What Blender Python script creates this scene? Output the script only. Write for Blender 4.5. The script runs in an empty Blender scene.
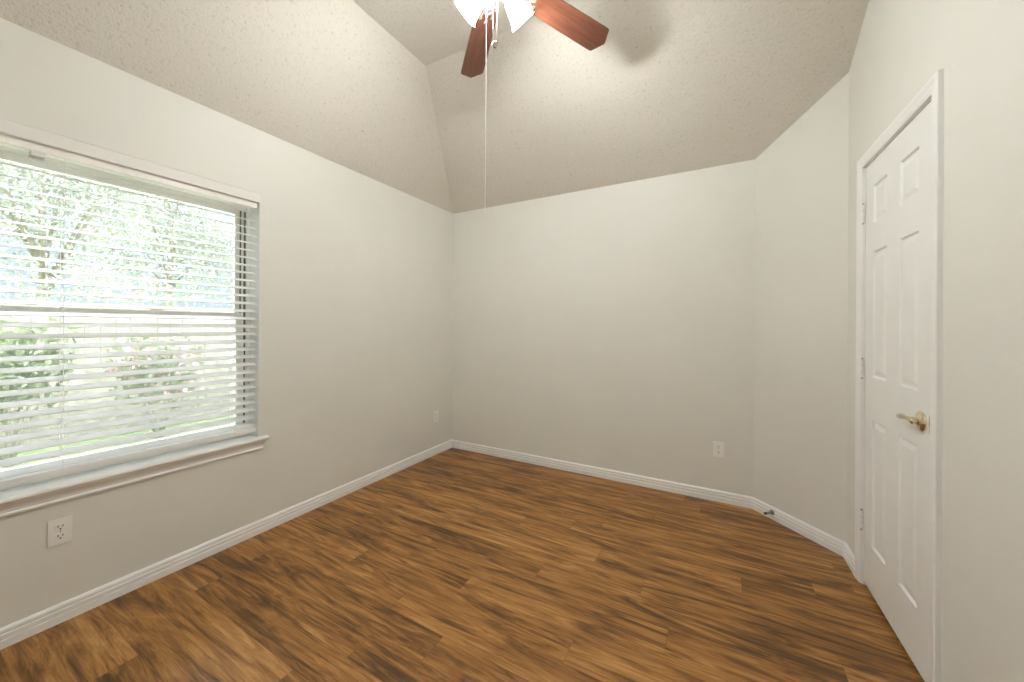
import bpy, bmesh, math, random
from mathutils import Vector, Matrix
random.seed(11)
S = bpy.context.scene
COL = S.collection

# ------------------------------------------------------------------ camera
f_px, yaw, roll = 370.165, 0.5072, 0.0056
cam_d = bpy.data.cameras.new('camera')
cam_d.sensor_fit = 'HORIZONTAL'
cam_d.sensor_width = 36.0
cam_d.lens = f_px / 1024.0 * 36.0
cam_d.shift_y = -13.78 / 1024.0
cam_d.clip_start = 0.02
cam = bpy.data.objects.new('camera', cam_d)
COL.objects.link(cam)
R_ = Vector((math.cos(yaw), math.sin(yaw), 0))
F_ = Vector((-math.sin(yaw), math.cos(yaw), 0))
U_ = Vector((0, 0, 1))
Rr = math.cos(roll) * R_ + math.sin(roll) * U_
Ur = math.cos(roll) * U_ - math.sin(roll) * R_
M = Matrix((Rr, Ur, -F_)).transposed().to_4x4()
M.translation = Vector((2.427, -3.085, 1.256))
cam.matrix_world = M
S.camera = cam

# ------------------------------------------------------------------ world, sun, exposure
W = bpy.data.worlds.new('world')
S.world = W
W.use_nodes = True
bg = W.node_tree.nodes['Background']
wt = W.node_tree
_tc = wt.nodes.new('ShaderNodeTexCoord')
_sp = wt.nodes.new('ShaderNodeSeparateXYZ')
wt.links.new(_tc.outputs['Generated'], _sp.inputs[0])
_rp = wt.nodes.new('ShaderNodeValToRGB')
_e = _rp.color_ramp.elements
_e[0].position, _e[0].color = 0.10, (0.031, 0.036, 0.0425, 1)
_e[1].position, _e[1].color = 0.75, (0.92, 0.97, 1.0, 1)
_m = _e.new(0.42); _m.color = (0.058, 0.066, 0.076, 1)
wt.links.new(_sp.outputs['Z'], _rp.inputs['Fac'])
wt.links.new(_rp.outputs['Color'], bg.inputs['Color'])
bg.inputs['Strength'].default_value = 18.0

sun_d = bpy.data.lights.new('sun', 'SUN')
sun_d.energy = 11.0
sun_d.color = (1.0, 0.95, 0.86)
sun_d.angle = math.radians(0.6)
sun = bpy.data.objects.new('sun', sun_d)
COL.objects.link(sun)
sun.rotation_euler = Vector((0.10, 0.72, -0.68)).to_track_quat('-Z', 'Y').to_euler()

# sampling portal for the daylight coming through the window opening
po_d = bpy.data.lights.new('window_daylight', 'AREA')
po_d.shape = 'RECTANGLE'
po_d.size, po_d.size_y = 1.50, 1.42
po_d.cycles.is_portal = True
po = bpy.data.objects.new('window_daylight', po_d)
COL.objects.link(po)
po.location = (-0.185, -2.635, 1.30)
po.rotation_euler = Vector((1, 0, 0)).to_track_quat('-Z', 'Z').to_euler()

LAMP = 42.0          # radiance of the lit frosted shades
vs = S.view_settings
S.display_settings.display_device = 'sRGB'
vs.view_transform = 'Standard'
vs.look = 'None'
vs.gamma = 1.0
vs.use_curve_mapping = False
vs.exposure = 0.42
S.cycles.max_bounces = 14
S.cycles.diffuse_bounces = 8
S.cycles.transparent_max_bounces = 24
S.cycles.use_denoising = True
S.cycles.sample_clamp_indirect = 6.0

# ------------------------------------------------------------------ materials
def new_mat(name):
    m = bpy.data.materials.new(name)
    m.use_nodes = True
    nt = m.node_tree
    b = nt.nodes['Principled BSDF']
    return m, nt, b

def L(nt, a, b):
    nt.links.new(a, b)

def node(nt, typ, **kw):
    n = nt.nodes.new(typ)
    for k, v in kw.items():
        setattr(n, k, v)
    return n

def noise(nt, vec, scale, detail=2.0, rough=0.5, dist=0.0):
    n = node(nt, 'ShaderNodeTexNoise')
    n.inputs['Scale'].default_value = scale
    n.inputs['Detail'].default_value = detail
    n.inputs['Roughness'].default_value = rough
    n.inputs['Distortion'].default_value = dist
    if vec is not None:
        L(nt, vec, n.inputs['Vector'])
    return n

def ramp(nt, fac, stops):
    r = node(nt, 'ShaderNodeValToRGB')
    el = r.color_ramp.elements
    while len(el) < len(stops):
        el.new(0.5)
    for e, (p, c) in zip(el, stops):
        e.position = p
        e.color = (*c, 1) if len(c) == 3 else c
    L(nt, fac, r.inputs['Fac'])
    return r

def math_n(nt, op, a, b=None):
    n = node(nt, 'ShaderNodeMath', operation=op)
    for i, v in enumerate((a, b)):
        if v is None:
            continue
        if isinstance(v, (int, float)):
            n.inputs[i].default_value = v
        else:
            L(nt, v, n.inputs[i])
    return n.outputs[0]

def world_pos(nt):
    return node(nt, 'ShaderNodeNewGeometry').outputs['Position']

def plain(name, col, rough=0.5, metal=0.0, var=0.03, bump=0.0, bscale=80.0, spec=0.5):
    """Painted / plastic / metal surface with slight procedural variation."""
    m, nt, b = new_mat(name)
    tc = node(nt, 'ShaderNodeTexCoord').outputs['Object']
    n = noise(nt, tc, 9.0, 3)
    lo = tuple(max(0, c * (1 - var)) for c in col)
    hi = tuple(min(1, c * (1 + var)) for c in col)
    r = ramp(nt, n.outputs['Fac'], [(0.3, lo), (0.7, hi)])
    L(nt, r.outputs['Color'], b.inputs['Base Color'])
    b.inputs['Roughness'].default_value = rough
    b.inputs['Metallic'].default_value = metal
    b.inputs['Specular IOR Level'].default_value = spec
    if bump:
        n2 = noise(nt, tc, bscale, 3)
        bp = node(nt, 'ShaderNodeBump')
        bp.inputs['Strength'].default_value = bump
        bp.inputs['Distance'].default_value = 0.002
        L(nt, n2.outputs['Fac'], bp.inputs['Height'])
        L(nt, bp.outputs['Normal'], b.inputs['Normal'])
    return m

def wall_material():
    m, nt, b = new_mat('wall_paint')
    p = world_pos(nt)
    big = noise(nt, p, 2.3, 3, 0.55)
    r = ramp(nt, big.outputs['Fac'], [(0.3, (0.755, 0.750, 0.708)), (0.7, (0.780, 0.775, 0.733))])
    L(nt, r.outputs['Color'], b.inputs['Base Color'])
    b.inputs['Roughness'].default_value = 0.55
    b.inputs['Specular IOR Level'].default_value = 0.35
    fine = noise(nt, p, 95.0, 3, 0.6)
    mid = noise(nt, p, 28.0, 2, 0.5)
    h = math_n(nt, 'ADD', fine.outputs['Fac'], mid.outputs['Fac'])
    bp = node(nt, 'ShaderNodeBump')
    bp.inputs['Strength'].default_value = 0.10
    bp.inputs['Distance'].default_value = 0.003
    L(nt, h, bp.inputs['Height'])
    L(nt, bp.outputs['Normal'], b.inputs['Normal'])
    return m

def ceiling_material():
    m, nt, b = new_mat('popcorn_ceiling')
    p = world_pos(nt)
    b.inputs['Roughness'].default_value = 0.95
    b.inputs['Specular IOR Level'].default_value = 0.1
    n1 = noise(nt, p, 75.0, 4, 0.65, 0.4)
    n2 = noise(nt, p, 30.0, 2, 0.5)
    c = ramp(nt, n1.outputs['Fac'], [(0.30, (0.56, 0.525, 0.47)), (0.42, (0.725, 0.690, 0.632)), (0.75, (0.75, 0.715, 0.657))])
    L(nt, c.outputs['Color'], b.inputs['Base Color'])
    h = ramp(nt, n1.outputs['Fac'], [(0.38, (0, 0, 0)), (0.62, (1, 1, 1))])
    hh = math_n(nt, 'ADD', h.outputs['Color'], math_n(nt, 'MULTIPLY', n2.outputs['Fac'], 0.5))
    bp = node(nt, 'ShaderNodeBump')
    bp.inputs['Strength'].default_value = 0.28
    bp.inputs['Distance'].default_value = 0.006
    L(nt, hh, bp.inputs['Height'])
    L(nt, bp.outputs['Normal'], b.inputs['Normal'])
    return m

def floor_material():
    m, nt, b = new_mat('laminate_planks')
    p = world_pos(nt)
    sep = node(nt, 'ShaderNodeSeparateXYZ')
    L(nt, p, sep.inputs[0])
    x, y = sep.outputs['X'], sep.outputs['Y']
    PW, PL = 0.127, 1.21
    yr = math_n(nt, 'DIVIDE', y, PW)
    row = math_n(nt, 'FLOOR', yr)
    wn = node(nt, 'ShaderNodeTexWhiteNoise', noise_dimensions='1D')
    L(nt, row, wn.inputs['W'])
    xo = math_n(nt, 'ADD', math_n(nt, 'DIVIDE', x, PL), wn.outputs['Value'])
    colm = math_n(nt, 'FLOOR', xo)
    cb = node(nt, 'ShaderNodeCombineXYZ')
    L(nt, row, cb.inputs[0]); L(nt, colm, cb.inputs[1])
    wid = node(nt, 'ShaderNodeTexWhiteNoise', noise_dimensions='3D')
    L(nt, cb.outputs[0], wid.inputs['Vector'])
    pid = wid.outputs['Value']
    # grain coordinates: stretched along the plank and shifted per plank
    gx = math_n(nt, 'ADD', x, math_n(nt, 'MULTIPLY', pid, 37.0))
    gc = node(nt, 'ShaderNodeCombineXYZ')
    L(nt, math_n(nt, 'MULTIPLY', gx, 1.9), gc.inputs[0])
    L(nt, math_n(nt, 'MULTIPLY', y, 18.0), gc.inputs[1])
    L(nt, math_n(nt, 'MULTIPLY', pid, 9.0), gc.inputs[2])
    g1 = noise(nt, gc.outputs[0], 1.0, 8, 0.66, 1.5)
    gc2 = node(nt, 'ShaderNodeCombineXYZ')
    L(nt, math_n(nt, 'MULTIPLY', gx, 5.0), gc2.inputs[0])
    L(nt, math_n(nt, 'MULTIPLY', y, 120.0), gc2.inputs[1])
    g2 = noise(nt, gc2.outputs[0], 1.0, 3, 0.6, 0.3)
    gc3 = node(nt, 'ShaderNodeCombineXYZ')
    L(nt, math_n(nt, 'MULTIPLY', gx, 1.7), gc3.inputs[0])
    L(nt, math_n(nt, 'MULTIPLY', y, 6.0), gc3.inputs[1])
    g3 = noise(nt, gc3.outputs[0], 1.0, 3, 0.5, 0.8)
    t = math_n(nt, 'ADD', math_n(nt, 'MULTIPLY', g1.outputs['Fac'], 0.62), math_n(nt, 'MULTIPLY', g2.outputs['Fac'], 0.20))
    t = math_n(nt, 'ADD', t, math_n(nt, 'MULTIPLY', g3.outputs['Fac'], 0.18))
    t = math_n(nt, 'ADD', t, math_n(nt, 'MULTIPLY', math_n(nt, 'SUBTRACT', pid, 0.5), 0.06))
    cr = ramp(nt, t, [(0.37, (0.060, 0.025, 0.007)), (0.44, (0.140, 0.058, 0.013)), (0.50, (0.265, 0.116, 0.027)),
                      (0.56, (0.375, 0.180, 0.047)), (0.65, (0.52, 0.290, 0.100))])
    # plank seams
    fy = math_n(nt, 'FRACT', yr); fx = math_n(nt, 'FRACT', xo)
    ey = math_n(nt, 'LESS_THAN', math_n(nt, 'MINIMUM', fy, math_n(nt, 'SUBTRACT', 1.0, fy)), 0.010)
    ex = math_n(nt, 'LESS_THAN', math_n(nt, 'MINIMUM', fx, math_n(nt, 'SUBTRACT', 1.0, fx)), 0.0012)
    seam = math_n(nt, 'MAXIMUM', ey, ex)
    mx = node(nt, 'ShaderNodeMix', data_type='RGBA')
    L(nt, math_n(nt, 'MULTIPLY', seam, 0.35), mx.inputs[0])
    L(nt, cr.outputs['Color'], mx.inputs[6])
    mx.inputs[7].default_value = (0.06, 0.028, 0.012, 1)
    L(nt, mx.outputs[2], b.inputs['Base Color'])
    rr = math_n(nt, 'ADD', 0.33, math_n(nt, 'MULTIPLY', g2.outputs['Fac'], 0.12))
    L(nt, rr, b.inputs['Roughness'])
    b.inputs['Specular IOR Level'].default_value = 0.42
    bp = node(nt, 'ShaderNodeBump')
    bp.inputs['Strength'].default_value = 0.10
    bp.inputs['Distance'].default_value = 0.001
    L(nt, math_n(nt, 'SUBTRACT', g2.outputs['Fac'], seam), bp.inputs['Height'])
    L(nt, bp.outputs['Normal'], b.inputs['Normal'])
    return m

def blade_material():
    m, nt, b = new_mat('cherry_blade')
    tc = node(nt, 'ShaderNodeTexCoord').outputs['Object']
    mp = node(nt, 'ShaderNodeMapping')
    mp.inputs['Scale'].default_value = (3.0, 45.0, 45.0)
    L(nt, tc, mp.inputs['Vector'])
    n = noise(nt, mp.outputs[0], 1.0, 4, 0.6, 0.6)
    r = ramp(nt, n.outputs['Fac'], [(0.3, (0.095, 0.032, 0.018)), (0.55, (0.155, 0.055, 0.031)), (0.75, (0.20, 0.077, 0.045))])
    L(nt, r.outputs['Color'], b.inputs['Base Color'])
    b.inputs['Roughness'].default_value = 0.38
    return m

def glass_material():
    m, nt, b = new_mat('window_glass')
    out = nt.nodes['Material Output']
    nt.nodes.remove(b)
    tr = node(nt, 'ShaderNodeBsdfTransparent')
    tr.inputs['Color'].default_value = (0.96, 0.985, 0.98, 1)
    gl = node(nt, 'ShaderNodeBsdfGlossy')
    gl.inputs['Roughness'].default_value = 0.02
    fr = node(nt, 'ShaderNodeFresnel')
    fr.inputs['IOR'].default_value = 1.35
    mx = node(nt, 'ShaderNodeMixShader')
    L(nt, fr.outputs[0], mx.inputs[0]); L(nt, tr.outputs[0], mx.inputs[1]); L(nt, gl.outputs[0], mx.inputs[2])
    L(nt, mx.outputs[0], out.inputs['Surface'])
    return m

def screen_material():
    m, nt, b = new_mat('insect_screen_mesh')
    out = nt.nodes['Material Output']
    p = world_pos(nt)
    sep = node(nt, 'ShaderNodeSeparateXYZ'); L(nt, p, sep.inputs[0])
    b.inputs['Base Color'].default_value = (0.36, 0.37, 0.37, 1)
    b.inputs['Roughness'].default_value = 0.7
    fy = math_n(nt, 'FRACT', math_n(nt, 'MULTIPLY', sep.outputs['Y'], 640.0))
    fz = math_n(nt, 'FRACT', math_n(nt, 'MULTIPLY', sep.outputs['Z'], 640.0))
    w = math_n(nt, 'MAXIMUM', math_n(nt, 'LESS_THAN', fy, 0.15), math_n(nt, 'LESS_THAN', fz, 0.15))
    tr = node(nt, 'ShaderNodeBsdfTransparent')
    mx = node(nt, 'ShaderNodeMixShader')
    L(nt, w, mx.inputs[0]); L(nt, tr.outputs[0], mx.inputs[1]); L(nt, b.outputs[0], mx.inputs[2])
    L(nt, mx.outputs[0], out.inputs['Surface'])
    return m

def slat_material():
    m, nt, b = new_mat('white_slat_vinyl')
    out = nt.nodes['Material Output']
    tc = node(nt, 'ShaderNodeTexCoord').outputs['Object']
    n = noise(nt, tc, 14.0, 2)
    r = ramp(nt, n.outputs['Fac'], [(0.3, (0.83, 0.835, 0.84)), (0.7, (0.87, 0.875, 0.88))])
    L(nt, r.outputs['Color'], b.inputs['Base Color'])
    b.inputs['Roughness'].default_value = 0.38
    tl = node(nt, 'ShaderNodeBsdfTranslucent')
    tl.inputs['Color'].default_value = (0.85, 0.84, 0.80, 1)
    mx = node(nt, 'ShaderNodeMixShader')
    mx.inputs[0].default_value = 0.24
    L(nt, b.outputs[0], mx.inputs[1]); L(nt, tl.outputs[0], mx.inputs[2])
    L(nt, mx.outputs[0], out.inputs['Surface'])
    return m

def leaf_material(name, a, c2, tcol):
    m, nt, b = new_mat(name)
    out = nt.nodes['Material Output']
    p = world_pos(nt)
    n = noise(nt, p, 5.0, 3)
    r = ramp(nt, n.outputs['Fac'], [(0.35, a), (0.65, c2)])
    L(nt, r.outputs['Color'], b.inputs['Base Color'])
    b.inputs['Roughness'].default_value = 0.4
    tl = node(nt, 'ShaderNodeBsdfTranslucent')
    tl.inputs['Color'].default_value = (*tcol, 1)
    mx = node(nt, 'ShaderNodeMixShader')
    mx.inputs[0].default_value = 0.35
    L(nt, b.outputs[0], mx.inputs[1]); L(nt, tl.outputs[0], mx.inputs[2])
    L(nt, mx.outputs[0], out.inputs['Surface'])
    return m

def lamp_material(name, strength, col):
    m, nt, b = new_mat(name)
    b.inputs['Base Color'].default_value = (0.9, 0.9, 0.88, 1)
    b.inputs['Roughness'].default_value = 0.35
    tc = node(nt, 'ShaderNodeTexCoord').outputs['Object']
    n = noise(nt, tc, 6.0, 2)
    r = ramp(nt, n.outputs['Fac'], [(0.2, tuple(c * 0.97 for c in col)), (0.8, col)])
    L(nt, r.outputs['Color'], b.inputs['Emission Color'])
    b.inputs['Emission Strength'].default_value = strength
    return m

MAT = dict(
    wall=wall_material(), ceil=ceiling_material(), floor=floor_material(), blade=blade_material(),
    glass=glass_material(), screen=screen_material(), slat=slat_material(),
    trim=plain('white_trim_paint', (0.885, 0.89, 0.89), 0.32, 0, 0.015, 0.03, 60),
    door=plain('white_door_paint', (0.87, 0.88, 0.87), 0.36, 0, 0.015, 0.04, 70),
    vinyl=plain('window_vinyl', (0.92, 0.905, 0.87), 0.4, 0, 0.02),
    seal=plain('grey_weather_seal', (0.15, 0.15, 0.145), 0.7),
    plate=plain('ivory_plastic', (0.89, 0.885, 0.87), 0.35, 0, 0.01),
    slot=plain('outlet_slot_dark', (0.03, 0.028, 0.025), 0.6),
    fanwhite=plain('fan_white_enamel', (0.82, 0.80, 0.76), 0.28, 0, 0.02),
    brass=plain('satin_brass', (0.78, 0.69, 0.50), 0.20, 1.0, 0.05),
    chrome=plain('bright_chrome', (0.75, 0.75, 0.74), 0.12, 1.0, 0.03),
    nickel=plain('antique_nickel', (0.42, 0.40, 0.36), 0.35, 0.7, 0.05),
    cord=plain('white_cord', (0.86, 0.85, 0.82), 0.7, 0, 0.03),
    steel=plain('grey_steel', (0.33, 0.34, 0.34), 0.4, 0.6, 0.1),
    rubber=plain('dark_rubber', (0.05, 0.05, 0.05), 0.7),
    dark=plain('closet_stop_dark', (0.35, 0.34, 0.32), 0.9),  # dark tone stands in for the unlit space behind the door
    bounce_patio=plain('bounce_concrete', (0.55, 0.53, 0.49), 0.9, 0, 0.08, 0.3, 20),
    wallgrey=plain('valance_paint', (0.80, 0.79, 0.765), 0.5, 0, 0.01),
    fence=plain('weathered_fence_wood', (0.36, 0.325, 0.28), 0.85, 0, 0.25, 0.3, 30),
    grass=plain('lawn_grass', (0.16, 0.20, 0.09), 0.9, 0, 0.3, 0.6, 40),
    bark=plain('tree_bark', (0.30, 0.27, 0.23), 0.9, 0, 0.3, 0.5, 25),
    leaf_pale=leaf_material('pale_leaf', (0.27, 0.275, 0.25), (0.40, 0.40, 0.375), (0.27, 0.28, 0.235)),
    leaf_green=leaf_material('green_leaf', (0.11, 0.14, 0.08), (0.20, 0.23, 0.13), (0.18, 0.22, 0.10)),
    petal=leaf_material('pink_petal', (0.55, 0.32, 0.38), (0.65, 0.44, 0.48), (0.55, 0.3, 0.36)),
    lamp=lamp_material('lit_frosted_glass', LAMP, (0.980, 0.990, 0.955)),
    bulb=lamp_material('lit_bulb', 240.0, (0.980, 0.990, 0.955)),
)

# ------------------------------------------------------------------ mesh helpers
def link_mesh(name, bm, mat, parent=None, smooth=False, loc=None, recalc=True):
    if recalc:
        bmesh.ops.recalc_face_normals(bm, faces=bm.faces[:])
    me = bpy.data.meshes.new(name)
    bm.to_mesh(me)
    bm.free()
    me.materials.append(mat)
    if smooth:
        for pl in me.polygons:
            pl.use_smooth = True
        if smooth is not True:
            me.set_sharp_from_angle(angle=math.radians(smooth))
    o = bpy.data.objects.new(name, me)
    COL.objects.link(o)
    if loc is not None:
        o.location = loc
    if parent is not None:
        o.parent = parent
    return o

def empty(name, loc=(0, 0, 0), rot=(0, 0, 0)):
    o = bpy.data.objects.new(name, None)
    o.empty_display_size = 0.1
    COL.objects.link(o)
    o.location = loc
    o.rotation_euler = rot
    return o

def tag(o, label=None, cat=None, group=None, kind=None):
    if label: o['label'] = label
    if cat: o['category'] = cat
    if group: o['group'] = group
    if kind: o['kind'] = kind
    return o

def box(bm, lo, hi, bevel=0.0, xf=None):
    g = bmesh.ops.create_cube(bm, size=1.0)
    vs_ = g['verts']
    c = [(a + b) / 2 for a, b in zip(lo, hi)]
    s = [abs(b - a) for a, b in zip(lo, hi)]
    for v in vs_:
        v.co = Vector((c[0] + v.co.x * s[0], c[1] + v.co.y * s[1], c[2] + v.co.z * s[2]))
    if bevel:
        es = list({e for v in vs_ for e in v.link_edges})
        r = bmesh.ops.bevel(bm, geom=es, offset=bevel, segments=2, affect='EDGES', profile=0.6)
        vs_ = list({v for f in r['faces'] for v in f.verts} | {v for v in vs_ if v.is_valid})
    if xf:
        for v in vs_:
            v.co = xf(v.co)
    return vs_

def prism(bm, pts_a, pts_b):
    """Closed solid between two equally long vertex loops."""
    a = [bm.verts.new(p) for p in pts_a]
    b = [bm.verts.new(p) for p in pts_b]
    n = len(a)
    bm.faces.new(a[::-1])
    bm.faces.new(b)
    for i in range(n):
        j = (i + 1) % n
        bm.faces.new((a[i], a[j], b[j], b[i]))

def lathe(bm, prof, seg=24, xf=None, close=False):
    """prof: list of (r, z) swept about the z axis."""
    rings = []
    for r, z in prof:
        if r < 1e-6:
            rings.append([bm.verts.new((0, 0, z))])
        else:
            rings.append([bm.verts.new((r * math.cos(2 * math.pi * k / seg), r * math.sin(2 * math.pi * k / seg), z)) for k in range(seg)])
    pairs = list(zip(rings[:-1], rings[1:]))
    if close:
        pairs.append((rings[-1], rings[0]))
    for A, B in pairs:
        for k in range(seg):
            k2 = (k + 1) % seg
            if len(A) == 1 and len(B) == 1:
                continue
            if len(A) == 1:
                bm.faces.new((A[0], B[k], B[k2]))
            elif len(B) == 1:
                bm.faces.new((A[k], A[k2], B[0]))
            else:
                bm.faces.new((A[k], A[k2], B[k2], B[k]))
    if xf is not None:
        for rg in rings:
            for v in rg:
                v.co = xf @ v.co

def tube(bm, pts, rad, seg=8, scale2=None):
    """Round tube along points; rad number or list."""
    pts = [Vector(p) for p in pts]
    n = len(pts)
    rads = rad if isinstance(rad, (list, tuple)) else [rad] * n
    prev = None
    rings = []
    for i, p in enumerate(pts):
        t = (pts[min(i + 1, n - 1)] - pts[max(i - 1, 0)]).normalized()
        up = Vector((0, 0, 1)) if abs(t.z) < 0.9 else Vector((1, 0, 0))
        u = (prev - t * prev.dot(t)).normalized() if prev is not None else t.cross(up).normalized()
        prev = u
        w = t.cross(u)
        k2 = scale2 if scale2 else 1.0
        rings.append([bm.verts.new(p + rads[i] * (math.cos(2 * math.pi * k / seg) * u + k2 * math.sin(2 * math.pi * k / seg) * w)) for k in range(seg)])
    for A, B in zip(rings[:-1], rings[1:]):
        for k in range(seg):
            k2 = (k + 1) % seg
            bm.faces.new((A[k], A[k2], B[k2], B[k]))
    bm.faces.new(rings[0][::-1])
    bm.faces.new(rings[-1])

def along_axis(origin, direction):
    q = Vector(direction).normalized().to_track_quat('Z', 'Y')
    return Matrix.Translation(origin) @ q.to_matrix().to_4x4()

# ------------------------------------------------------------------ room geometry
EAVE, FLAT = 2.44, 3.082
SB = 0.576                              # rise of the slope above the back wall
HX, HY = 0.63, -(FLAT - EAVE) / SB      # corner of the flat part of the ceiling
SL = (FLAT - EAVE) / HX                 # rise of the slope above the left wall
P0 = Vector((0, 0)); P1 = Vector((2.650, 0)); P2 = Vector((3.053, -0.404))
KX = 0.0135
REAR = -3.46
P3 = Vector((P2.x + KX * (P2.y - REAR), REAR)); P4 = Vector((0, REAR))

def cz(x, y):
    return min(FLAT, EAVE + SL * max(x, -0.3), EAVE + SB * max(-y, -0.3))

# floor
bm = bmesh.new()
loop = [(-0.02, 0.02), (2.66, 0.02), (3.24, -0.38), (3.28, REAR - 0.02), (-0.02, REAR - 0.02)]
prism(bm, [(x, y, -0.08) for x, y in loop], [(x, y, 0.0) for x, y in loop])
tag(link_mesh('floor', bm, MAT['floor']), kind='structure')

# ceiling: left slope, back slope, flat part, one continuous slab
bm = bmesh.new()
def slab(pts):
    prism(bm, [(x, y, z) for x, y, z in pts], [(x, y, z + 0.12) for x, y, z in pts])
cl = EAVE - SL * 0.05; cb = EAVE - SB * 0.05 
slab([(-0.05, 0.0, cl), (0, 0, EAVE), (HX, HY, FLAT), (HX, REAR - 0.1, FLAT), (-0.05, REAR - 0.1, cl)])
slab([(0, 0, EAVE), (0, 0.05, cb), (3.20, 0.05, cb), (3.20, HY, FLAT), (HX, HY, FLAT)])
slab([(HX, HY, FLAT), (3.20, HY, FLAT), (3.20, REAR - 0.1, FLAT), (HX, REAR - 0.1, FLAT)])
tag(link_mesh('ceiling', bm, MAT['ceil']), kind='structure')

def wall_pieces(bm, p0, p1, nrm, pieces, thick=0.12, extra=0.03):
    """pieces: (s0, s1, z0, z1 or None=up to the ceiling); nrm points out of the room."""
    d = (p1 - p0); ln = d.length; d = d / ln
    for s0, s1, z0, z1 in pieces:
        a = p0 + d * s0; b = p0 + d * s1
        za = cz(a.x, a.y) + extra if z1 is None else z1
        zb = cz(b.x, b.y) + extra if z1 is None else z1
        q = [(a.x, a.y, z0), (b.x, b.y, z0), (b.x, b.y, zb), (a.x, a.y, za)]
        o = nrm * thick
        prism(bm, q, [(x + o.x, y + o.y, z) for x, y, z in q])

# window opening in the left wall
WY0, WY1, WZ0, WZ1 = -3.400, -1.869, 0.563, 2.056
WT = 0.17
bm = bmesh.new()
wall_pieces(bm, P0, P4, Vector((-1, 0)), [(0, -WY1, 0, None), (-WY1, -WY0, 0, WZ0), (-WY1, -WY0, WZ1, None), (-WY0, -REAR, 0, None)], WT)
tag(link_mesh('wall_left', bm, MAT['wall']), kind='structure')
bm = bmesh.new()
wall_pieces(bm, P0 - Vector((0.10, 0)), P1 + Vector((0.05, 0)), Vector((0, 1)), [(0, 0.10, 0, EAVE), (0.10, 2.80, 0, None)])
tag(link_mesh('wall_back', bm, MAT['wall']), kind='structure')
bm = bmesh.new()
dg = (P2 - P1); 
wall_pieces(bm, P1, P2, Vector((0.7071, 0.7071)), [(0, dg.length, 0, None)])
tag(link_mesh('wall_diagonal', bm, MAT['wall']), kind='structure')

# the right wall, slightly out of parallel, with the door opening
TD = (P3 - P2).normalized()
ND = Vector((-TD.y, TD.x)) * -1.0
if ND.x > 0: ND = -ND                   # ND points into the room
def RW(s, o, z):
    q = P2 + TD * s + ND * o
    return Vector((q.x, q.y, z))
D0, D1, DZ = 0.244, 0.888, 2.050        # door opening along the wall, its head
sb = (P2.y - HY) / -TD.y
LR = (P3 - P2).length
bm = bmesh.new()
J = 0.020
wall_pieces(bm, P2, P3, -ND, [(0, D0 - J, 0, None), (D0 - J, sb, DZ + J, None), (sb, D1 + J, DZ + J, None), (D1 + J, LR + 0.05, 0, None)], 0.12)
tag(link_mesh('wall_right', bm, MAT['wall']), kind='structure')
# unseen dark panels added behind the door to stop sky light leaking in
bm = bmesh.new()
def rbox(bm, s0, s1, o0, o1, z0, z1, bevel=0.0):
    box(bm, (s0, o0, z0), (s1, o1, z1), bevel, lambda c: RW(c.x, c.y, c.z))
rbox(bm, D0 - 0.10, D1 + 0.10, -0.20, -0.16, -0.02, DZ + 0.12)
rbox(bm, D0 - 0.10, D0 - 0.05, -0.16, -0.121, -0.02, DZ + 0.12)
rbox(bm, D1 + 0.05, D1 + 0.10, -0.16, -0.121, -0.02, DZ + 0.12)
rbox(bm, D0 - 0.05, D1 + 0.05, -0.16, -0.121, DZ + 0.05, DZ + 0.12)
tag(link_mesh('closet_light_stop', bm, MAT['dark']), kind='structure')
# rear wall behind the photographer
bm = bmesh.new()
xs = [0, HX, P3.x + 0.05]
for a, b in zip(xs[:-1], xs[1:]):
    q = [(a, REAR, 0), (b, REAR, 0), (b, REAR, cz(b, REAR) + 0.03), (a, REAR, cz(a, REAR) + 0.03)]
    prism(bm, q, [(x, y - 0.12, z) for x, y, z in q])
tag(link_mesh('wall_rear', bm, MAT['wall']), kind='structure')

# ------------------------------------------------------------------ baseboards (mitred profile)
PROF = [(0.0, 0.0), (0.0155, 0.0), (0.0155, 0.031), (0.0100, 0.0325), (0.0100, 0.0355), (0.0140, 0.0375), (0.0140, 0.052), (0.0085, 0.0535),
        (0.0085, 0.0565), (0.0115, 0.0585), (0.0110, 0.069), (0.0060, 0.0765), (0.0, 0.078)]
def offset_line(p, d, n, o):
    return p + n * o, d
def cross_pt(l1, l2):
    (p, d), (q, e) = l1, l2
    den = d.x * e.y - d.y * e.x
    t = ((q.x - p.x) * e.y - (q.y - p.y) * e.x) / den
    return p + d * t
LN = {
    'left': (P4, Vector((0, 1)), Vector((1, 0))),
    'back': (P0, Vector((1, 0)), Vector((0, -1))),
    'diagonal': (P1, (P2 - P1).normalized(), Vector((-0.7071068, -0.7071068))),
    'right': (P2, TD, ND),
    'rear': (P3, Vector((-1, 0)), Vector((0, 1))),
}
def miter(a, b, o):
    pa, da, na = LN[a]; pb, db, nb = LN[b]
    return cross_pt((pa + na * o, da), (pb + nb * o, db))
def base_run(name, start, end):
    bm = bmesh.new()
    A, B = [], []
    for o, z in PROF:
        a, b = start(o), end(o)
        A.append((a.x, a.y, z)); B.append((b.x, b.y, z))
    prism(bm, A, B)
    return tag(link_mesh(name, bm, MAT['trim']), kind='structure')
CW, CWR = 0.050, 0.060                               # casing width
CO0, CO1 = D0 - 0.004 - CW, D1 + 0.004 + CWR
base_run('baseboard_left', lambda o: miter('rear', 'left', o), lambda o: miter('left', 'back', o))
base_run('baseboard_back', lambda o: miter('left', 'back', o), lambda o: miter('back', 'diagonal', o))
base_run('baseboard_diagonal', lambda o: miter('back', 'diagonal', o), lambda o: miter('diagonal', 'right', o))
base_run('baseboard_right', lambda o: miter('diagonal', 'right', o), lambda o: P2 + TD * (CO0 - 0.0005) + ND * o)
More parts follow.
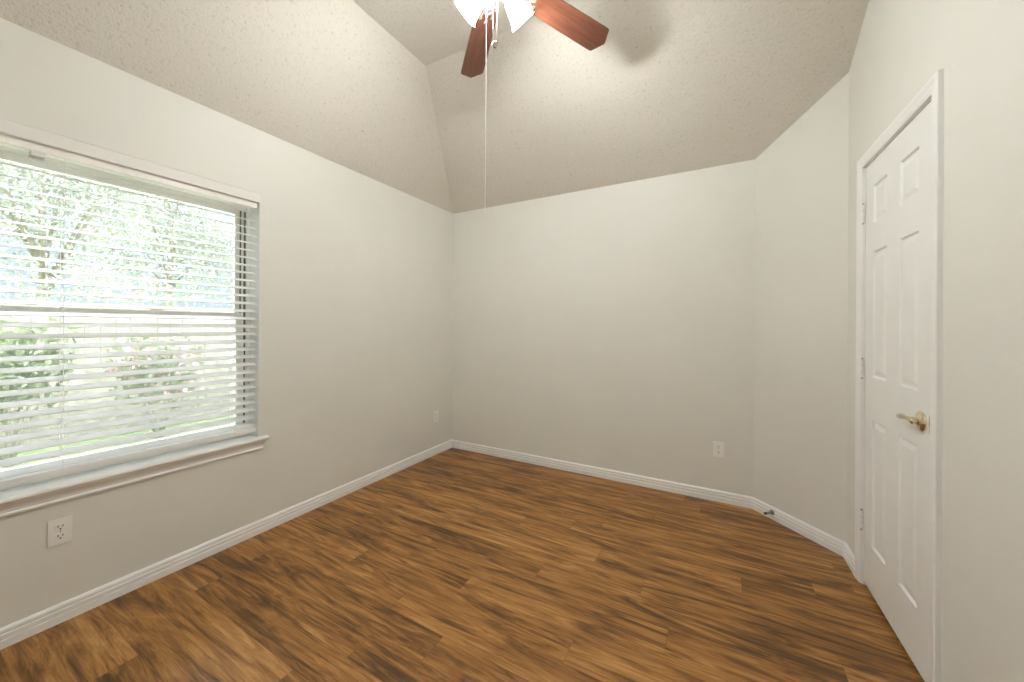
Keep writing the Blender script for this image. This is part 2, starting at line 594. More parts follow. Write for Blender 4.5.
base_run('baseboard_front', lambda o: P2 + TD * (CO1 + 0.0005) + ND * o, lambda o: miter('right', 'rear', o))

# ------------------------------------------------------------------ door casing and jamb
CP = [(0.0, 0.0), (0.0, 0.0065), (0.004, 0.009), (0.014, 0.012), (0.024, 0.0125), (0.034, 0.0155), (0.042, 0.0165), (0.047, 0.016), (CW, 0.014), (CW, 0.0)]
bm = bmesh.new()
IN0, IN1, IZ = D0 - 0.004, D1 + 0.004, DZ + 0.004
path = [(IN0, 0.0, -1, 0), (IN0, IZ, -1, 1), (IN1, IZ, 1, 1), (IN1, 0.0, 1, 0)]
rings = []
for s, z, ds, dz in path:
    rings.append([bm.verts.new(RW(s + ds * w * (CWR / CW if ds > 0 else 1.0), o, z + dz * w)) for w, o in CP])
for A, B in zip(rings[:-1], rings[1:]):
    n = len(CP)
    for i in range(n):
        j = (i + 1) % n
        bm.faces.new((A[i], A[j], B[j], B[i]))
bm.faces.new(rings[0][::-1]); bm.faces.new(rings[-1])
tag(link_mesh('trim_1', bm, MAT['trim']), kind='structure')
bm = bmesh.new()
rbox(bm, D0 - J, D0, -0.12, 0.0, 0.0, DZ)
rbox(bm, D1, D1 + J, -0.12, 0.0, 0.0, DZ)
rbox(bm, D0 - J, D1 + J, -0.12, 0.0, DZ, DZ + J)
rbox(bm, D0, D0 + 0.011, -0.085, -0.0435, 0.0, DZ)
rbox(bm, D1 - 0.011, D1, -0.085, -0.0435, 0.0, DZ)
rbox(bm, D0, D1, -0.085, -0.0435, DZ - 0.011, DZ)
tag(link_mesh('trim_2', bm, MAT['trim']), kind='structure')

# ------------------------------------------------------------------ six panel door
DF = -0.005                              # door face behind the wall plane
dL, dR, dB, dT = D0 + 0.003, D1 - 0.003, 0.018, DZ - 0.003
cols = [(0.342, 0.494), (0.620, 0.775)]
rows = [(0.234, 0.832), (1.031, 1.620), (1.754, 1.930)]
bm = bmesh.new()
sx = sorted({dL, dR, *[v for c in cols for v in c]})
zx = sorted({dB, dT, *[v for r in rows for v in r]})
grid = {}
def gv(s, z, o=DF):
    key = (round(s, 5), round(z, 5), round(o, 5))
    if key not in grid:
        grid[key] = bm.verts.new(RW(s, o, z))
    return grid[key]
for i in range(len(sx) - 1):
    for j in range(len(zx) - 1):
        s0, s1, z0, z1 = sx[i], sx[i + 1], zx[j], zx[j + 1]
        if (s0, s1) in cols and (z0, z1) in rows:
            # moulded recess with raised field
            steps = [(0.0, DF), (0.006, DF - 0.0075), (0.016, DF - 0.0075), (0.034, DF - 0.0015)]
            lps = [[gv(s0 + d, z0 + d, o), gv(s1 - d, z0 + d, o), gv(s1 - d, z1 - d, o), gv(s0 + d, z1 - d, o)] for d, o in steps]
            for A, B in zip(lps[:-1], lps[1:]):
                for k_ in range(4):
                    k2 = (k_ + 1) % 4
                    bm.faces.new((A[k_], A[k2], B[k2], B[k_]))
            bm.faces.new(lps[-1])
        else:
            bm.faces.new((gv(s0, z0), gv(s1, z0), gv(s1, z1), gv(s0, z1)))
DBK = DF - 0.035
bk = {}
for s in (dL, dR):
    for z in (dB, dT):
        bk[(s, z)] = bm.verts.new(RW(s, DBK, z))
bm.faces.new((bk[(dL, dB)], bk[(dL, dT)], bk[(dR, dT)], bk[(dR, dB)]))
bm.faces.new([gv(s, dB) for s in sx] + [bk[(dR, dB)], bk[(dL, dB)]])
bm.faces.new([gv(s, dT) for s in sx] + [bk[(dR, dT)], bk[(dL, dT)]])
bm.faces.new([gv(dL, z) for z in zx] + [bk[(dL, dT)], bk[(dL, dB)]])
bm.faces.new([gv(dR, z) for z in zx] + [bk[(dR, dT)], bk[(dR, dB)]])
door = tag(link_mesh('door_1', bm, MAT['door']), kind='structure')

XW = P2  # orientation helpers for hardware on the door
def dirw(s, o, z):
    v = TD * s + ND * o
    return Vector((v.x, v.y, z))
# hinges
for zc in (1.825, 1.063, 0.318):
    bm = bmesh.new()
    for a, b in ((-0.044, -0.017), (-0.0145, 0.0145), (0.017, 0.044)):
        lathe(bm, [(0, a), (0.0062, a), (0.0062, b), (0, b)], 12, Matrix.Translation(RW(D0 - 0.001, 0.0045, zc)))
    HB = bmesh.new()
    lathe(HB, [(0, -0.045), (0.0052, -0.045), (0.0052, 0.045), (0, 0.045)], 10, Matrix.Translation(RW(D0 - 0.001, 0.0045, zc)))
    for a in (-0.049, 0.049):
        lathe(HB, [(0, a - 0.004), (0.0042, a - 0.003), (0.0050, a), (0.0042, a + 0.003), (0, a + 0.004)], 10, Matrix.Translation(RW(D0 - 0.001, 0.0045, zc)))
    h = link_mesh('hinge', bm, MAT['door'], door, 40)
    hp = link_mesh('hinge_pin', HB, MAT['brass'], h, 40)
    hp['label'] = 'brass hinge pin'
# lever handle
HS, HZ = 0.808, 0.927
bm = bmesh.new()
lathe(bm, [(0, 0), (0.035, 0), (0.0355, 0.004), (0.032, 0.008), (0.022, 0.012), (0.014, 0.016), (0.0130, 0.018), (0.0130, 0.028), (0.009, 0.032), (0, 0.032)],
      28, along_axis(RW(HS, DF, HZ), dirw(0, 1, 0)))
rose = link_mesh('door_handle', bm, MAT['brass'], door, 35)
rose['label'] = 'satin brass lever handle'
bm = bmesh.new()
pts = []; rd = []
for i in range(13):
    t = i / 12
    pts.append(RW(HS + 0.004 - 0.114 * t, DF + 0.024 + 0.004 * math.sin(t * math.pi), HZ + 0.004 * math.sin(t * math.pi) - 0.006 * t))
    rd.append(0.0095 - 0.0030 * min(1, t * 2.2) + 0.0040 * math.sin(max(0, t - 0.45) / 0.55 * math.pi * 0.8))
tube(bm, pts, rd, 12)
link_mesh('lever', bm, MAT['brass'], rose, True)
bm = bmesh.new()
rbox(bm, 0.858, 0.866, DF - 0.0002, DF + 0.0016, HZ - 0.034, HZ + 0.030)
lp = link_mesh('latch_plate', bm, MAT['brass'], door)
lp['label'] = 'brass latch plate beside the lever'

# ------------------------------------------------------------------ window_1: frame, sashes, screen, stool, apron
win = tag(empty('window_1', (0, (WY0 + WY1) / 2, WZ0)), kind='structure')
wo = Vector(win.location)
def wbox(bm, x0, x1, y0, y1, z0, z1, bevel=0.0):
    box(bm, (x0, y0, z0), (x1, y1, z1), bevel, lambda c: c - wo)
ZS = 0.585                                # top of the stool
bm = bmesh.new()
fx0, fx1 = -0.168, -0.108
wbox(bm, fx0, fx1, WY0, WY0 + 0.020, ZS, WZ1)
wbox(bm, fx0, fx1, WY1 - 0.020, WY1, ZS, WZ1)
wbox(bm, fx0, fx1, WY0 + 0.020, WY1 - 0.020, 1.985, WZ1, 0.002)
wbox(bm, fx0, -0.120, WY0 + 0.020, WY1 - 0.020, 1.962, 1.985, 0.002)
wbox(bm, fx0, -0.100, WY0 + 0.020, WY1 - 0.020, ZS, ZS + 0.030, 0.002)
for y in (WY0 + 0.020, WY1 - 0.030):
    wbox(bm, -0.150, -0.146, y, y + 0.010, ZS + 0.03, 1.962)
fr = link_mesh('window_frame', bm, MAT['vinyl'], win)
bm = bmesh.new()
for a, b in ((WY0 + 0.020, WY0 + 0.0265), (WY1 - 0.0265, WY1 - 0.020)):
    wbox(bm, -0.128, -0.118, a, b, ZS + 0.03, 1.962)
for a, b in ((WY0 + 0.0365, WY0 + 0.044), (WY1 - 0.044, WY1 - 0.0365)):
    wbox(bm, -0.139, -0.136, a, b, ZS + 0.03, 1.962)
sl = link_mesh('weather_strip', bm, MAT['seal'], win)
sl['label'] = 'dark grey weather strip beside the sash'
MR = 1.321                                # meeting rail height
def sash(name, x0, x1, z0, z1, rail_b, rail_t):
    bm = bmesh.new()
    y0, y1 = WY0 + 0.031, WY1 - 0.031
    st = 0.034
    wbox(bm, x0, x1, y0, y0 + st, z0, z1, 0.003)
    wbox(bm, x0, x1, y1 - st, y1, z0, z1, 0.003)
    wbox(bm, x0 + 0.001, x1 - 0.001, y0 + st, y1 - st, z0, z0 + rail_b, 0.003)
    wbox(bm, x0 + 0.001, x1 - 0.001, y0 + st, y1 - st, z1 - rail_t, z1, 0.003)
    s = link_mesh(name, bm, MAT['vinyl'], win)
    bm = bmesh.new()
    xm = (x0 + x1) / 2
    wbox(bm, xm - 0.002, xm + 0.002, y0 + st - 0.004, y1 - st + 0.004, z0 + rail_b - 0.004, z1 - rail_t + 0.004)
    p = link_mesh('pane', bm, MAT['glass'], s)
    return s
lo_s = sash('lower_sash', -0.143, -0.119, ZS + 0.030, MR + 0.014, 0.040, 0.028)
up_s = sash('upper_sash', -0.166, -0.146, MR - 0.014, 1.963, 0.028, 0.026)
bm = bmesh.new()
for yy in (-2.30, -2.98):
    wbox(bm, -0.132, -0.117, yy - 0.025, yy + 0.025, MR + 0.0145, MR + 0.022, 0.002)
    wbox(bm, -0.128, -0.121, yy - 0.006, yy + 0.022, MR + 0.022, MR + 0.030, 0.002)
lk = link_mesh('sash_lock', bm, MAT['vinyl'], lo_s)
bm = bmesh.new()
wbox(bm, -0.1685, -0.1675, WY0 + 0.03, WY1 - 0.03, ZS + 0.02, MR)
link_mesh('insect_screen', bm, MAT['screen'], win)
# stool with rounded nose and horns
bm = bmesh.new()
t = 0.022
prof = [(0.0, ZS - t), (0.028, ZS - t), (0.034, ZS - t + 0.005), (0.036, ZS - t / 2), (0.034, ZS - 0.005), (0.028, ZS), (0.0, ZS)]
hy = 0.044
prism(bm, [(x - wo.x, WY0 - hy - wo.y, z - wo.z) for x, z in prof], [(x - wo.x, WY1 + hy - wo.y, z - wo.z) for x, z in prof])
wbox(bm, -0.108, 0.0, WY0, WY1, ZS - t, ZS)
link_mesh('window_sill', bm, MAT['trim'], win)
# apron moulding
bm = bmesh.new()
prof = [(0.0, 0.508), (0.008, 0.508), (0.013, 0.512), (0.013, 0.519), (0.009, 0.523), (0.011, 0.535), (0.017, 0.547), (0.024, 0.556), (0.026, ZS - t), (0.0, ZS - t)]
A = [(x - wo.x, WY0 - hy + 0.014 - x * 0.0 - 0 + (0.026 - x) * 0.6 - wo.y, z - wo.z) for x, z in prof]
B = [(x - wo.x, WY1 + hy - 0.014 - (0.026 - x) * 0.6 - wo.y, z - wo.z) for x, z in prof]
prism(bm, A, B)
link_mesh('apron', bm, MAT['trim'], win)
# drywall return corner bead is the wall itself; white jamb liners line the reveal
bm = bmesh.new()
wbox(bm, -0.108, -0.0005, WY1 - 0.0015, WY1 - 0.0002, ZS, WZ1)
wbox(bm, -0.108, -0.0005, WY0 + 0.0002, WY0 + 0.0015, ZS, WZ1)
wbox(bm, -0.108, -0.0005, WY0 + 0.0015, WY1 - 0.0015, WZ1 - 0.0015, WZ1 - 0.0002)
link_mesh('jamb_liner', bm, MAT['trim'], win)

# ------------------------------------------------------------------ venetian blind
BY0, BY1 = WY0 + 0.008, WY1 - 0.008
BX = -0.034
bl = tag(empty('venetian_blind', (BX, (BY0 + BY1) / 2, WZ1)), 'white two inch slat blind with open slats hanging in the window', 'window blind')
bo = Vector(bl.location)
def bbox(bm, x0, x1, y0, y1, z0, z1, bevel=0.0):
    box(bm, (x0, y0, z0), (x1, y1, z1), bevel, lambda c: c - bo)
bm = bmesh.new()
prof = [(-0.012, 1.999), (0.0005, 1.999), (0.0025, 2.002), (0.0025, 2.009), (0.0015, 2.012), (0.0015, 2.050), (0.0005, 2.053), (-0.012, 2.053)]
prism(bm, [(x - bo.x, BY0 + 0.001 - bo.y, z - bo.z) for x, z in prof], [(x - bo.x, BY1 + 0.0055 - bo.y, z - bo.z) for x, z in prof])
link_mesh('valance', bm, MAT['wallgrey'], bl)
bm = bmesh.new()
bbox(bm, -0.060, -0.0135, BY0, BY1, 1.966, 2.050, 0.002)
link_mesh('headrail', bm, MAT['vinyl'], bl)
TILT = math.radians(19.5)
slat0 = None
NS = 30
SP = 0.0455
Z0 = 1.9365
for i in range(NS - 1):
    z = Z0 - i * SP
    if slat0 is None:
        bm = bmesh.new()
        half = 0.025
        prof = []
        nseg = 6
        top, bot = [], []
        for k_ in range(nseg + 1):
            u = -half + 2 * half * k_ / nseg
            c = 0.0012 * (1 - (u / half) ** 2)
            top.append((u, c + 0.0013)); bot.append((u, c - 0.0013))
        prof = top + bot[::-1]
        ca, sa = math.cos(-TILT), math.sin(-TILT)
        prof = [(u * ca - w * sa, u * sa + w * ca) for u, w in prof]
        prism(bm, [(u, BY0 - bo.y, w) for u, w in prof], [(u, BY1 - bo.y, w) for u, w in prof])
        slat0 = link_mesh('slat', bm, MAT['slat'], bl)
        o = slat0
    else:
        o = slat0.copy()
        COL.objects.link(o)
        o.parent = bl
    o.location = (0, 0, z - bo.z)
zlast = Z0 - (NS - 2) * SP
ZB = 0.633
bm = bmesh.new()
bbox(bm, BX - 0.025, BX + 0.025, BY0, BY1, ZB - 0.013, ZB + 0.011, 0.003)
link_mesh('bottom_rail', bm, MAT['trim'], bl)
# ladder cords, front and back runs
for yy in (BY1 - 0.115, (BY0 + BY1) / 2, BY0 + 0.115):
    bm = bmesh.new()
    ca, sa = math.cos(TILT), math.sin(TILT)
    for sgn in (-1, 1):
        x = BX + sgn * 0.0265
        tube(bm, [(x - bo.x, yy - bo.y, 1.966 - bo.z), (x - bo.x, yy - bo.y, ZB - bo.z)], 0.0009, 6)
    link_mesh('ladder_cord', bm, MAT['cord'], bl)
bm = bmesh.new()
bbox(bm, -0.056, -0.014, -2.722, -2.684, 1.946, 1.966, 0.002)
link_mesh('support_bracket', bm, MAT['wallgrey'], bl)

# ------------------------------------------------------------------ outlets
def outlet(loc, rotz, label):
    """Local frame: x along the wall, -y into the room, z up."""
    o = tag(empty('wall_outlet', loc, (0, 0, rotz)), label, 'outlet', 'duplex outlets along the walls')
    bm = bmesh.new()
    w, h = 0.0340, 0.0545
    box(bm, (-w, -0.0055, -h), (w, 0.0, h), 0.0022)
    link_mesh('cover_plate', bm, MAT['plate'], o)
    for sgn in (1, -1):
        bm = bmesh.new()
        zc = sgn * 0.0196
        # rounded receptacle face
        n = 20
        lp_a, lp_b = [], []
        for k_ in range(n):
            a = 2 * math.pi * k_ / n
            x = 0.0172 * math.copysign(abs(math.cos(a)) ** 0.6, math.cos(a))
            z = 0.0145 * math.copysign(abs(math.sin(a)) ** 0.75, math.sin(a))
            lp_a.append((x, -0.0050, zc + z)); lp_b.append((x * 0.96, -0.0078, zc + z * 0.96))
        prism(bm, lp_a, lp_b)
        r = link_mesh('receptacle', bm, MAT['plate'], o)
        bm = bmesh.new()
        box(bm, (-0.0080, -0.0082, zc + 0.0005), (-0.0052, -0.0070, zc + 0.0090))
        box(bm, (0.0052, -0.0082, zc + 0.0005), (0.0080, -0.0070, zc + 0.0080))
        lathe(bm, [(0, 0.0070), (0.0030, 0.0070), (0.0030, 0.0082), (0, 0.0082)], 12,
              Matrix.Translation((0, 0, zc - 0.0075)) @ Matrix.Rotation(math.radians(90), 4, 'X'))
        s = link_mesh('slot', bm, MAT['slot'], r)
        s['label'] = 'dark contact slots'
    bm = bmesh.new()
    lathe(bm, [(0, 0.0050), (0.0032, 0.0050), (0.0030, 0.0064), (0, 0.0068)], 12, Matrix.Rotation(math.radians(90), 4, 'X'))
    link_mesh('screw', bm, MAT['chrome'], o)
    return o
outlet((0.0002, -2.643, 0.383), math.radians(90), 'white duplex outlet on the left wall below the window sill')
outlet((0.0002, -0.258, 0.372), math.radians(90), 'white duplex outlet beside the far left corner of the room')
outlet((2.437, -0.0002, 0.376), 0.0, 'white duplex outlet on the back wall near its right end')

# ------------------------------------------------------------------ door stop on the angled baseboard
dn = Vector((-0.7071, -0.7071, 0))
ds = tag(empty('door_stop', Vector((2.756, -0.106, 0.046)) + dn * 0.0120), 'small grey door stop screwed to the baseboard of the angled wall', 'door stop')
bm = bmesh.new()
ax = along_axis((0, 0, 0), dn)
lathe(bm, [(0, 0), (0.016, 0), (0.0155, 0.005), (0.009, 0.009), (0, 0.009)], 16, ax)
link_mesh('base', bm, MAT['steel'], ds, 40)
bm = bmesh.new()
helix = [ax @ Vector((0.0062 * math.cos(a * 0.7), 0.0062 * math.sin(a * 0.7), 0.008 + 0.00042 * a)) for a in range(0, 112)]
tube(bm, helix, 0.0013, 6)
link_mesh('spring', bm, MAT['steel'], ds, True)
bm = bmesh.new()
lathe(bm, [(0, 0.052), (0.0075, 0.052), (0.0085, 0.056), (0.0080, 0.064), (0.005, 0.067), (0, 0.067)], 14, ax)
link_mesh('rubber_tip', bm, MAT['rubber'], ds, 40)

# ------------------------------------------------------------------ ceiling fan with light kit
FX, FY = 1.571, -1.703
ZBL = 2.795
fan = tag(empty('ceiling_fan', (FX, FY, FLAT)), 'ceiling fan with reddish wooden blades, lit white glass shades and hanging pull cords', 'ceiling fan')
def fz(z): return z - FLAT
bm = bmesh.new()
lathe(bm, [(0, 0), (0.085, 0), (0.088, -0.010), (0.080, -0.045), (0.050, -0.075), (0.030, -0.085), (0.030, -0.12), (0, -0.12)], 32)
link_mesh('canopy', bm, MAT['fanwhite'], fan, 40)
bm = bmesh.new()
lathe(bm, [(0, fz(2.975)), (0.060, fz(2.975)), (0.105, fz(2.960)), (0.130, fz(2.925)), (0.132, fz(2.880)), (0.120, fz(2.850)), (0.090, fz(2.835)), (0.088, fz(2.815)), (0, fz(2.815))], 36)
link_mesh('motor_housing', bm, MAT['fanwhite'], fan, 40)
bm = bmesh.new()
lathe(bm, [(0, fz(2.816)), (0.060, fz(2.816)), (0.062, fz(2.780)), (0.055, fz(2.755)), (0.062, fz(2.748)), (0.062, fz(2.738)), (0.048, fz(2.728)), (0.020, fz(2.722)), (0, fz(2.721))], 32)
link_mesh('switch_housing', bm, MAT['fanwhite'], fan, 40)
PITCH = math.radians(12)
blade0 = iron0 = None
for kb in range(5):
    az = math.radians(62.8 + 72 * kb)
    if blade0 is None:
        bm = bmesh.new()
        out = [(0.185, -0.050), (0.20, -0.057), (0.40, -0.064), (0.610, -0.069), (0.641, -0.069), (0.649, -0.065), (0.665, -0.034), (0.684, -0.004), (0.684, 0.004), (0.665, 0.034), (0.649, 0.065), (0.641, 0.069), (0.610, 0.069), (0.40, 0.064), (0.20, 0.057), (0.185, 0.050)]
        prism(bm, [(x, y, -0.003) for x, y in out], [(x, y, 0.003) for x, y in out])
        es = [e for e in bm.edges if abs(e.verts[0].co.z - e.verts[1].co.z) < 1e-6]
        bmesh.ops.bevel(bm, geom=es, offset=0.0012, segments=1, affect='EDGES')
        blade0 = link_mesh('blade', bm, MAT['blade'], fan)
        b = blade0
        # blade iron: arm, open scroll ring and mounting paddle
        bm = bmesh.new()
        tube(bm, [(0.085, 0, 0.028), (0.115, 0, 0.024), (0.145, 0, 0.004), (0.165, 0, -0.009)], [0.011, 0.010, 0.009, 0.008], 10, 0.6)
        ring = [(0.166 + 0.032 * math.cos(a), 0.024 * math.sin(a), -0.0075) for a in [2 * math.pi * q / 24 for q in range(25)]]
        tube(bm, ring, 0.0055, 8, 0.8)
        for yy in (-0.030, 0.030):
            tube(bm, [(0.185, yy * 0.62, -0.007), (0.208, yy * 0.95, -0.006), (0.222, yy, -0.0045)], [0.006, 0.007, 0.009], 8, 0.5)
            lathe(bm, [(0, -0.008), (0.006, -0.008), (0.010, -0.0055), (0.010, -0.0028), (0, -0.0028)], 12, Matrix.Translation((0.222, yy, 0)))
        lathe(bm, [(0, -0.008), (0.006, -0.008), (0.010, -0.0055), (0.010, -0.0028), (0, -0.0028)], 12, Matrix.Translation((0.208, 0, 0)))
        iron0 = link_mesh('blade_iron', bm, MAT['nickel'], blade0, 50)
    else:
        b = blade0.copy(); COL.objects.link(b); b.parent = fan
        ir = iron0.copy(); COL.objects.link(ir); ir.parent = b
    b.matrix_local = Matrix.Translation((0, 0, fz(ZBL))) @ Matrix.Rotation(az, 4, 'Z') @ Matrix.Rotation(-PITCH, 4, 'X')
# three bell shades
sh0 = None
for ks in range(3):
    az = math.radians(68 + 120 * ks)
    tau = math.radians(40)
    a_ = Vector((math.cos(az) * math.cos(tau), math.sin(az) * math.cos(tau), -math.sin(tau)))
    rim = Vector((0.155 * math.cos(az), 0.155 * math.sin(az), fz(2.675)))
    neck = rim - a_ * 0.112
    X4 = along_axis((0, 0, 0), a_)
    X4.translation = neck
    if sh0 is None:
        outer = [(0.024, 0.0), (0.030, 0.010), (0.037, 0.030), (0.042, 0.055), (0.047, 0.080), (0.052, 0.098), (0.060, 0.112)]
        inner = [(r - 0.003, z) for r, z in outer[::-1]]
        bm = bmesh.new()
        lathe(bm, outer + inner, 32, None, True)
        for fi, fc in enumerate(bm.faces):
            fc.material_index = 1 if 7 * 32 <= fi < 13 * 32 else 0
        sh0 = link_mesh('lamp_shade', bm, MAT['lamp'], fan, True)
        sh0.data.materials.append(MAT['bulb'])
        sh0['label'] = 'lit white frosted glass shade'
        bm = bmesh.new()
        lathe(bm, [(0, -0.036), (0.012, -0.034), (0.016, -0.020), (0.029, -0.008), (0.030, 0.006), (0.022, 0.008), (0, 0.008)], 24)
        fit0 = link_mesh('lamp_holder', bm, MAT['fanwhite'], sh0, 40)
        bm = bmesh.new()
        lathe(bm, [(0, 0.008), (0.010, 0.010), (0.013, 0.028), (0.022, 0.050), (0.024, 0.062), (0.019, 0.076), (0.008, 0.084), (0, 0.085)], 20)
        bb0 = link_mesh('bulb', bm, MAT['bulb'], sh0, True)
        s = sh0
    else:
        s = sh0.copy(); COL.objects.link(s); s.parent = fan
        for c in (fit0, bb0):
            cc = c.copy(); COL.objects.link(cc); cc.parent = s
    s.matrix_local = X4
# pull chains and cord
def fp(x, y, z): return (x - FX, y - FY, fz(z))
rv = Vector((0.874, 0.486))
def side(px_off, z, dep=0.0):
    q = Vector((FX, FY)) + rv * px_off
    return fp(q.x, q.y, z)
bm = bmesh.new()
tube(bm, [side(-0.043, 2.70), side(-0.043, 2.60), side(-0.0432, 2.30), side(-0.0434, 2.00), side(-0.0438, 1.80), side(-0.0442, 1.773), side(-0.0445, 1.750), side(-0.040, 1.735)], 0.0016, 6)
lathe(bm, [(0, -0.004), (0.003, -0.002), (0.0034, 0.001), (0.0, 0.004)], 8, Matrix.Translation(side(-0.0431, 2.600)))
tube(bm, [side(-0.0431, 2.600), side(-0.049, 2.594), side(-0.053, 2.588)], 0.0014, 6)
pc = link_mesh('pull_cord', bm, MAT['cord'], fan, True)
pc['label'] = 'long white string'
bm = bmesh.new()
for a, b in ((-0.016, -0.0125), (0.006, 0.0005)):
    tube(bm, [side(a, 2.70), side((a + b) / 2, 2.60), side(b, 2.508)], 0.0015, 6)
link_mesh('pull_chain', bm, MAT['cord'], fan, True)
bm = bmesh.new()
c0 = side(-0.006, 2.494)
lathe(bm, [(0, 0.016), (0.008, 0.014), (0.0125, 0.006), (0.0125, -0.010), (0.009, -0.014), (0, -0.015)], 16,
      Matrix.Translation(c0) @ Matrix.Rotation(math.radians(28), 4, 'Y'))
fb = link_mesh('pull_knob', bm, MAT['chrome'], fan, 40)
fb['label'] = 'shiny metal knob'

# ------------------------------------------------------------------ garden outside the window
bm = bmesh.new()
GZ = -0.25
g = bmesh.ops.create_grid(bm, x_segments=24, y_segments=24, size=1.0)
for v in g['verts']:
    v.co = Vector((-13.2 + v.co.x * 13.0, v.co.y * 18.0 - 1.0, GZ + 0.03 * math.sin(v.co.x * 9) * math.cos(v.co.y * 7)))
prev = bm.faces[:]
tag(link_mesh('lawn', bm, MAT['grass']), kind='structure')
bm = bmesh.new()
box(bm, (-2.9, -7.0, GZ - 0.10), (-0.175, 3.5, GZ + 0.055), 0.01)  # pale concrete slab added to bounce sunlight up to the window head
tag(link_mesh('bounce_patio', bm, MAT['bounce_patio']), kind='structure')

# board fence: rails, posts and boards
fence = tag(empty('board_fence', (-4.9, 0.0, GZ)), 'weathered wooden board fence standing behind the shrubs outside the window', 'fence')
random.seed(5)
y = -5.2
bd = []
while y < 4.2:
    w = 0.140
    hgt = 1.78 + random.uniform(-0.012, 0.012)
    bm = bmesh.new()
    loopf = [(y, 0.04), (y + w, 0.04), (y + w, hgt - 0.03), (y + w - 0.03, hgt), (y + 0.03, hgt), (y, hgt - 0.03)]
    dx = random.uniform(-0.004, 0.004)
    prism(bm, [(dx, a, b) for a, b in loopf], [(dx + 0.018, a, b) for a, b in loopf])
    link_mesh('board', bm, MAT['fence'], fence)
    y += w + 0.006
for zz in (0.35, 1.0, 1.55):
    bm = bmesh.new()
    box(bm, (-0.045, -5.2, zz - 0.045), (-0.006, 4.2, zz + 0.045))
    link_mesh('rail', bm, MAT['fence'], fence)

def leaf_cloud(n, blobs, size, flat=0.5):
    """Leaves as small folded quads scattered through ellipsoid clumps."""
    bm = bmesh.new()
    tot = sum(b[3] for b in blobs)
    for cx_, cy_, cz_, wgt, rx, ry, rz in blobs:
        for _ in range(int(n * wgt / tot)):
            d = Vector((random.gauss(0, 1), random.gauss(0, 1), random.gauss(0, 1))).normalized()
            r = random.random() ** 0.45
            c = Vector((cx_ + d.x * rx * r, cy_ + d.y * ry * r, cz_ + d.z * rz * r))
            s = size * random.uniform(0.6, 1.35)
            q = Matrix.Rotation(random.uniform(0, 6.28), 3, 'Z') @ Matrix.Rotation(random.uniform(-1.2, 1.2), 3, 'Y') @ Matrix.Rotation(random.uniform(-1.2, 1.2), 3, 'X')
            p = [q @ Vector(v) + c for v in ((-s, 0, 0), (0, s * 0.42, s * 0.12), (s, 0, 0), (0, -s * 0.42, s * 0.12))]
            vv = [bm.verts.new(a) for a in p]
            bm.faces.new((vv[0], vv[1], vv[2])); bm.faces.new((vv[0], vv[2], vv[3]))
    return bm

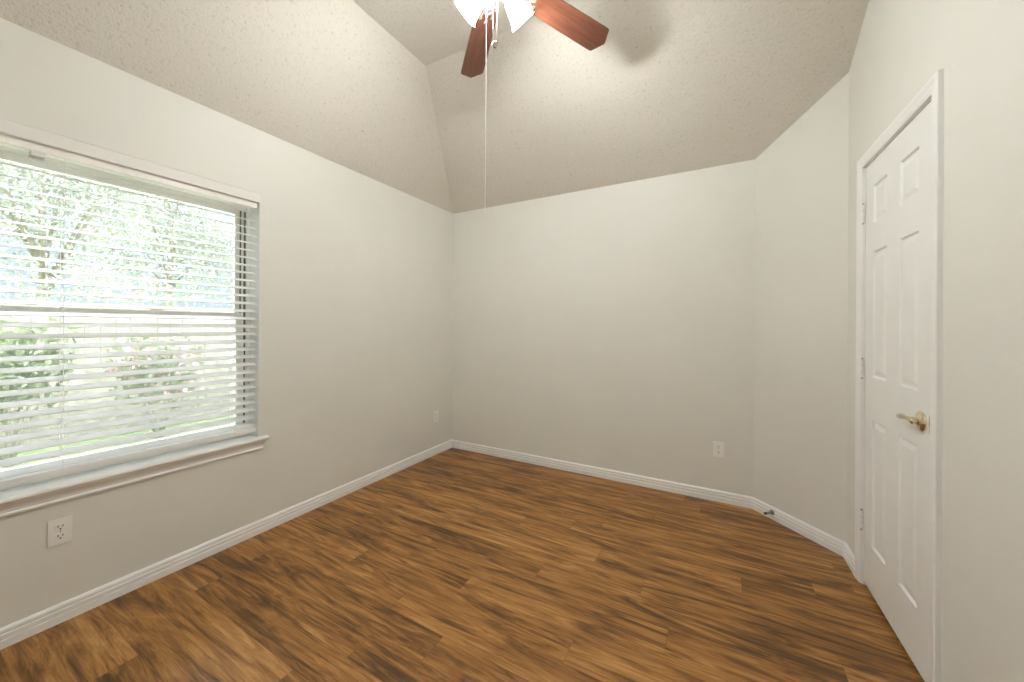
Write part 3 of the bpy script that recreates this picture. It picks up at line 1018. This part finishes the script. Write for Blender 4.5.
def tree(loc, height, crown_r, n, leaf, size, label, seed):
    random.seed(seed)
    t = tag(empty('garden_tree', loc), label, 'tree', 'trees behind the fence')
    h0 = height * 0.42
    bm = bmesh.new()
    tube(bm, [(0, 0, 0), (0.04, 0.02, h0 * 0.5), (0.0, 0.05, h0), (0.06, 0.0, height * 0.75)], [0.085, 0.07, 0.055, 0.025], 10)
    ends = []
    for k_ in range(7):
        a = k_ * 0.9 + random.uniform(-.2, .2)
        e = Vector((math.cos(a) * crown_r * 0.65, math.sin(a) * crown_r * 0.65, height * random.uniform(0.55, 0.9)))
        s = Vector((0.0, 0.03, h0 * random.uniform(0.8, 1.3)))
        tube(bm, [s, s.lerp(e, 0.5) + Vector((0, 0, 0.15)), e], [0.034, 0.022, 0.010], 7)
        ends.append(e)
    link_mesh('trunk', bm, MAT['bark'], t, True)
    blobs = [(e.x, e.y, e.z, 1.0, crown_r * 0.55, crown_r * 0.55, height * 0.17) for e in ends]
    blobs.append((0, 0, height * 0.85, 1.2, crown_r * 0.6, crown_r * 0.6, height * 0.16))
    blobs.append((0, 0, height * 0.6, 1.4, crown_r * 0.9, crown_r * 0.9, height * 0.18))
    blobs.append((0, 0, height * 0.40, 1.3, crown_r * 1.0, crown_r * 1.0, height * 0.12))
    link_mesh('foliage', leaf_cloud(n, blobs, size), leaf, t, recalc=False)
    return t
tree((-7.3, -1.55, GZ), 5.2, 1.40, 11000, MAT['leaf_pale'], 0.050, 'pale leafed tree seen through the left part of the window', 3)
tree((-11.2, 1.35, GZ), 6.6, 1.95, 15000, MAT['leaf_pale'], 0.062, 'pale leafed tree seen through the right part of the window', 8)

def shrub(loc, r, h, n, leaf, size, label, seed, group=None, petals=0):
    random.seed(seed)
    t = tag(empty('flowering_shrub' if petals else 'green_shrub', loc), label, 'shrub', group)
    bm = bmesh.new()
    ends = []
    for k_ in range(8):
        a = k_ * 0.785 + random.uniform(-.2, .2)
        e = Vector((math.cos(a) * r * 0.55, math.sin(a) * r * 0.55, h * random.uniform(0.45, 0.8)))
        tube(bm, [(0.02 * math.cos(a), 0.02 * math.sin(a), 0), e * 0.5 + Vector((0, 0, 0.08)), e], [0.016, 0.011, 0.005], 6)
        ends.append(e)
    link_mesh('stem', bm, MAT['bark'], t, True)
    blobs = [(e.x, e.y, e.z, 1.0, r * 0.5, r * 0.5, h * 0.28) for e in ends] + [(0, 0, h * 0.75, 1.2, r * 0.55, r * 0.55, h * 0.25)]
    link_mesh('foliage', leaf_cloud(n, blobs, size), leaf, t, recalc=False)
    if petals:
        link_mesh('blossom', leaf_cloud(petals, [(e.x * 1.15, e.y * 1.15, e.z + 0.08, 1.0, r * 0.38, r * 0.38, h * 0.2) for e in ends], 0.045), MAT['petal'], t, recalc=False)
    return t
shrub((-4.1, -2.25, GZ), 0.50, 1.60, 1500, MAT['leaf_green'], 0.055, 'green shrub left of the pink flowering one outside the window', 21)
shrub((-4.1, -1.05, GZ), 0.50, 1.35, 1100, MAT['leaf_green'], 0.05, 'pink flowering shrub outside the window', 22, None, 420)
shrub((-4.1, 0.20, GZ), 0.50, 1.55, 1500, MAT['leaf_pale'], 0.05, 'pale green shrub at the right edge of the window view', 23)
